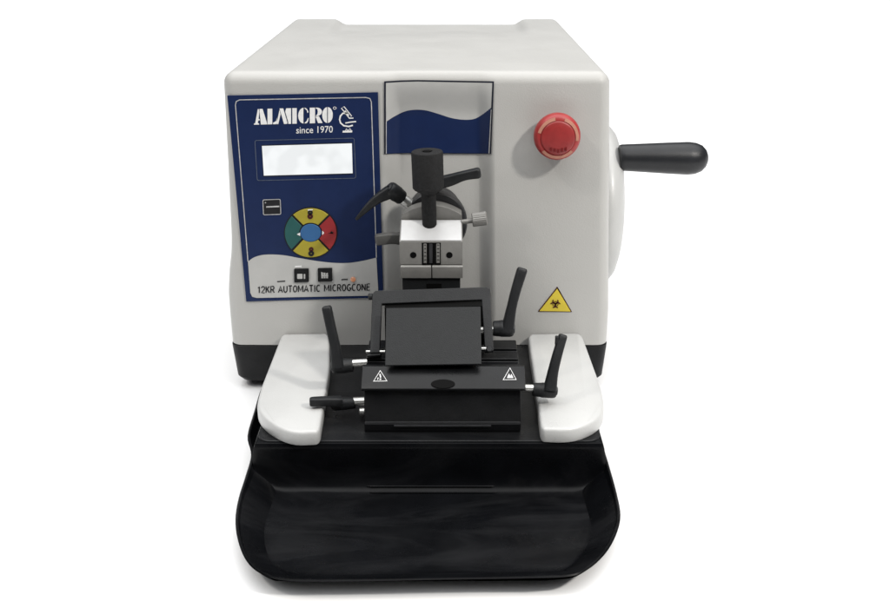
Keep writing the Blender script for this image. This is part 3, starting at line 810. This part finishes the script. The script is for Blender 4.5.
# jaw block; overhead light painted into its sloping polished top as paler steel
zj = atY(430,241.5,-.092).z; zl = atY(430,265,-.092).z; zb = atY(430,277.5,-.092).z
zs = zj+.0135
bm = bmesh.new()
prof = [(-.092,zl+.0004),(-.092,zj),(-.0585,zs),(-.0585,zl+.0004)]
prism(bm, [(XA,y,z) for y,z in prof], Vector((XB-XA,0,0)))
jb = link('jaw_block', bm, M['steelmatt'], sc, 30, bevel=.0006)
bm = bmesh.new(); sl = Vector((0, zs-zj, -.0335)); sl = Vector((0,-(zs-zj),.0335)).normalized()
P = [Vector((XA+.0012,-.0912,zj+.0003)),Vector((XB-.0012,-.0912,zj+.0003)),Vector((XB-.0012,-.060,zs-.0006)),Vector((XA+.0012,-.060,zs-.0006))]
prism(bm, P, sl*.0010)
link('top_face', bm, M['lit_polished'], jb, 30, bevel=.0003, seg=1)
for x in (413.2, 449.4):
    p = atY(x, 255, -.092); bm = bmesh.new(); cyl(bm, p+Vector((0,.001,0)), p+Vector((0,-.0006,0)), .0034, .0002, 24); link('bore', bm, M['hole'], jb)
for (x0,x1,m,k) in ((423.4,426.8,'steel',.0010),(429.0,432.6,'head',.0008),(436.2,439.8,'steel',.0010)):
    a0, a1 = atY(x0,243.5,-.092), atY(x1,263,-.092); bm = bmesh.new()
    box(bm, a0.x, a1.x, -.0935, -.0918, a1.z, a0.z); link('guide_rod', bm, M['steelmatt' if m=='steel' else m], jb, 30, bevel=.0006)
a0, a1 = atY(421.8,242.6,-.092), atY(440.8,264.6,-.092)
bm = bmesh.new(); box(bm, a0.x, a1.x, -.0925, -.0916, a1.z, a0.z); link('slot', bm, M['hole'], jb)
bm = bmesh.new()
for k in range(6):
    z = a1.z+.002+(a0.z-a1.z-.004)*k/5; x = atY(438.2,250,-.0936).x
    box(bm, x-.0012, x+.0012, -.0941, -.0934, z-.0003, z+.0003); x = atY(425.2,250,-.0936).x; box(bm, x-.0010, x+.0010, -.0941, -.0934, z-.0003, z+.0003)
link('scale_ticks', bm, M['hole'], jb)
xm = atY(431.7,270,-.093).x
for xa, xb in ((XA+.0008, xm-.0005),(xm+.0005, XB+.0004)):
    bm = bmesh.new(); prism(bm, [(xa,-.0945,zb),(xa,-.0952,zl-.001),(xa,-.0935,zl),(xa,-.06,zl),(xa,-.06,zb)], Vector((xb-xa,0,0)))
    link('jaw', bm, M['steelmatt'], sc, 30, bevel=.0006)
bm = bmesh.new(); zd = atY(430,296,-.090).z
box(bm, XA+.0022, XB-.0022, -.0915, -.05, zd, zb-.0004); dbk = link('lower_block', bm, M['slate'], sc, 30, bevel=.0010)
a0, a1 = atY(426.5,283.6,-.0915), atY(441.5,289,-.0915)
bm = bmesh.new(); box(bm, a0.x, a1.x, -.0921, -.0910, a1.z, a0.z); link('slot', bm, M['hole'], dbk)
# tall black knob
kb = Vector((atY(429.6,215,-.066).x,-.066,0)); ktop = atY(427.0,151,-.066)
kz0 = zs-.006; kd = Vector((ktop.x-kb.x,0,ktop.z-kz0)); L = kd.length; kh = ktop.z-atY(428,190,-.066).z
bm = bmesh.new(); lathe(bm, (kb.x,kb.y,kz0), kd, [(0,.0072),(.001,.0078),(L-kh-.004,.0078),(L-kh-.003,.0085),(L-kh+.001,.0150),(L-kh+.003,.0166),(L-.0015,.0168),(L-.0004,.0162),(L,.0152),(L,.006),(L-.001,.0056)], 48)
kn = link('clamp_knob', bm, M['foam'], sc, 35)
bm = bmesh.new(); lathe(bm, Vector((kb.x,kb.y,kz0))+kd.normalized()*(L-.0006), kd, [(0,.0046),(.0009,.0044)], 6); link('hex_socket', bm, M['hole'], kn)
# knurled steel thumb screw on the right
bm = bmesh.new(); Yk = -.062; pa, pb = atY(472,220,Yk), atY(487,218,Yk); cyl(bm, pa, pb, .0072, .001, 48, .05)
ts = link('thumb_screw', bm, M['steelmatt'], sc, 30)
bm = bmesh.new(); cyl(bm, atY(461,222,Yk), atY(473,220.6,Yk), .0026, .0003, 20); link('shaft', bm, M['steelmatt'], ts)
# levers of the clamp
Y = -.032
lever(sc, atY(433,186,Y-.008), atY(433,187,Y+.012), .0085, [atY(434,184,Y-.006), atY(450,180,Y-.006), atY(464,175.5,Y-.008), atY(477.5,173,Y-.009)],
      [(.0066,.006),(.0062,.0056),(.0050,.0050),(.0056,.0050)], None, cap=False)
lever(sc, atY(388.5,188,Y-.006), atY(402,198,Y), .0090, [atY(389.5,192,Y-.006), atY(378,198.5,Y-.010), atY(367,208,Y-.014), atY(356.5,219,Y-.018)],
      [(.0072,.0060),(.0052,.0048),(.0036,.0036),(.0016,.0020)], (atY(400,197,Y), atY(411,205,Y)), .0062)
lever(sc, atY(396,238.5,Y-.022), atY(404,238,Y-.022), .0072, [atY(399,238.3,Y-.026), atY(391,238.0,Y-.028), atY(384,238.8,Y-.030), atY(378.5,239.6,Y-.031)],
      [(.0058,.0050),(.0058,.0050),(.0058,.0048),(.0058,.0048)], None, cap=False, m='castgrey', el=8)

# ------------------------------------------------------------------ light
w = bpy.data.worlds.new('World'); scene.world = w; w.use_nodes = True
nt = w.node_tree; bg = nt.nodes['Background']
tc = nt.nodes.new('ShaderNodeTexCoord'); sx = nt.nodes.new('ShaderNodeSeparateXYZ'); nt.links.new(tc.outputs['Generated'], sx.inputs[0])
rp = nt.nodes.new('ShaderNodeValToRGB'); e = rp.color_ramp.elements
e[0].position = 0; e[0].color = (.01,.01,.01,1); e[1].position = 1; e[1].color = (1,1,1,1)
x = rp.color_ramp.elements.new(.58); x.color = (.012,.012,.012,1); x = rp.color_ramp.elements.new(.88); x.color = (.97,.98,.99,1)
nt.links.new(sx.outputs['Z'], rp.inputs['Fac']); nt.links.new(rp.outputs['Color'], bg.inputs['Color'])
bg.inputs['Strength'].default_value = 3.5
def area(name, loc, tgt, size, power, col=(1,1,1)):
    l = bpy.data.lights.new(name,'AREA'); l.shape = 'SQUARE'; l.size = size; l.energy = power; l.color = col
    o = bpy.data.objects.new(name, l); COL.objects.link(o); o.location = loc
    o.rotation_euler = (Vector(tgt)-Vector(loc)).to_track_quat('-Z','Y').to_euler()
area('key_lamp', (1.15,-1.0,1.45), (0,0,.2), 0.14, 24, (1,.96,.90))
area('left_lamp', (-1.2,-.9,2.0), (0,0,.2), .18, 11, (1,.95,.88))

scene.view_settings.view_transform = 'Standard'; scene.view_settings.look = 'None'
scene.view_settings.exposure = 0; scene.view_settings.gamma = 1
scene.render.engine = 'CYCLES'; scene.cycles.max_bounces = 8
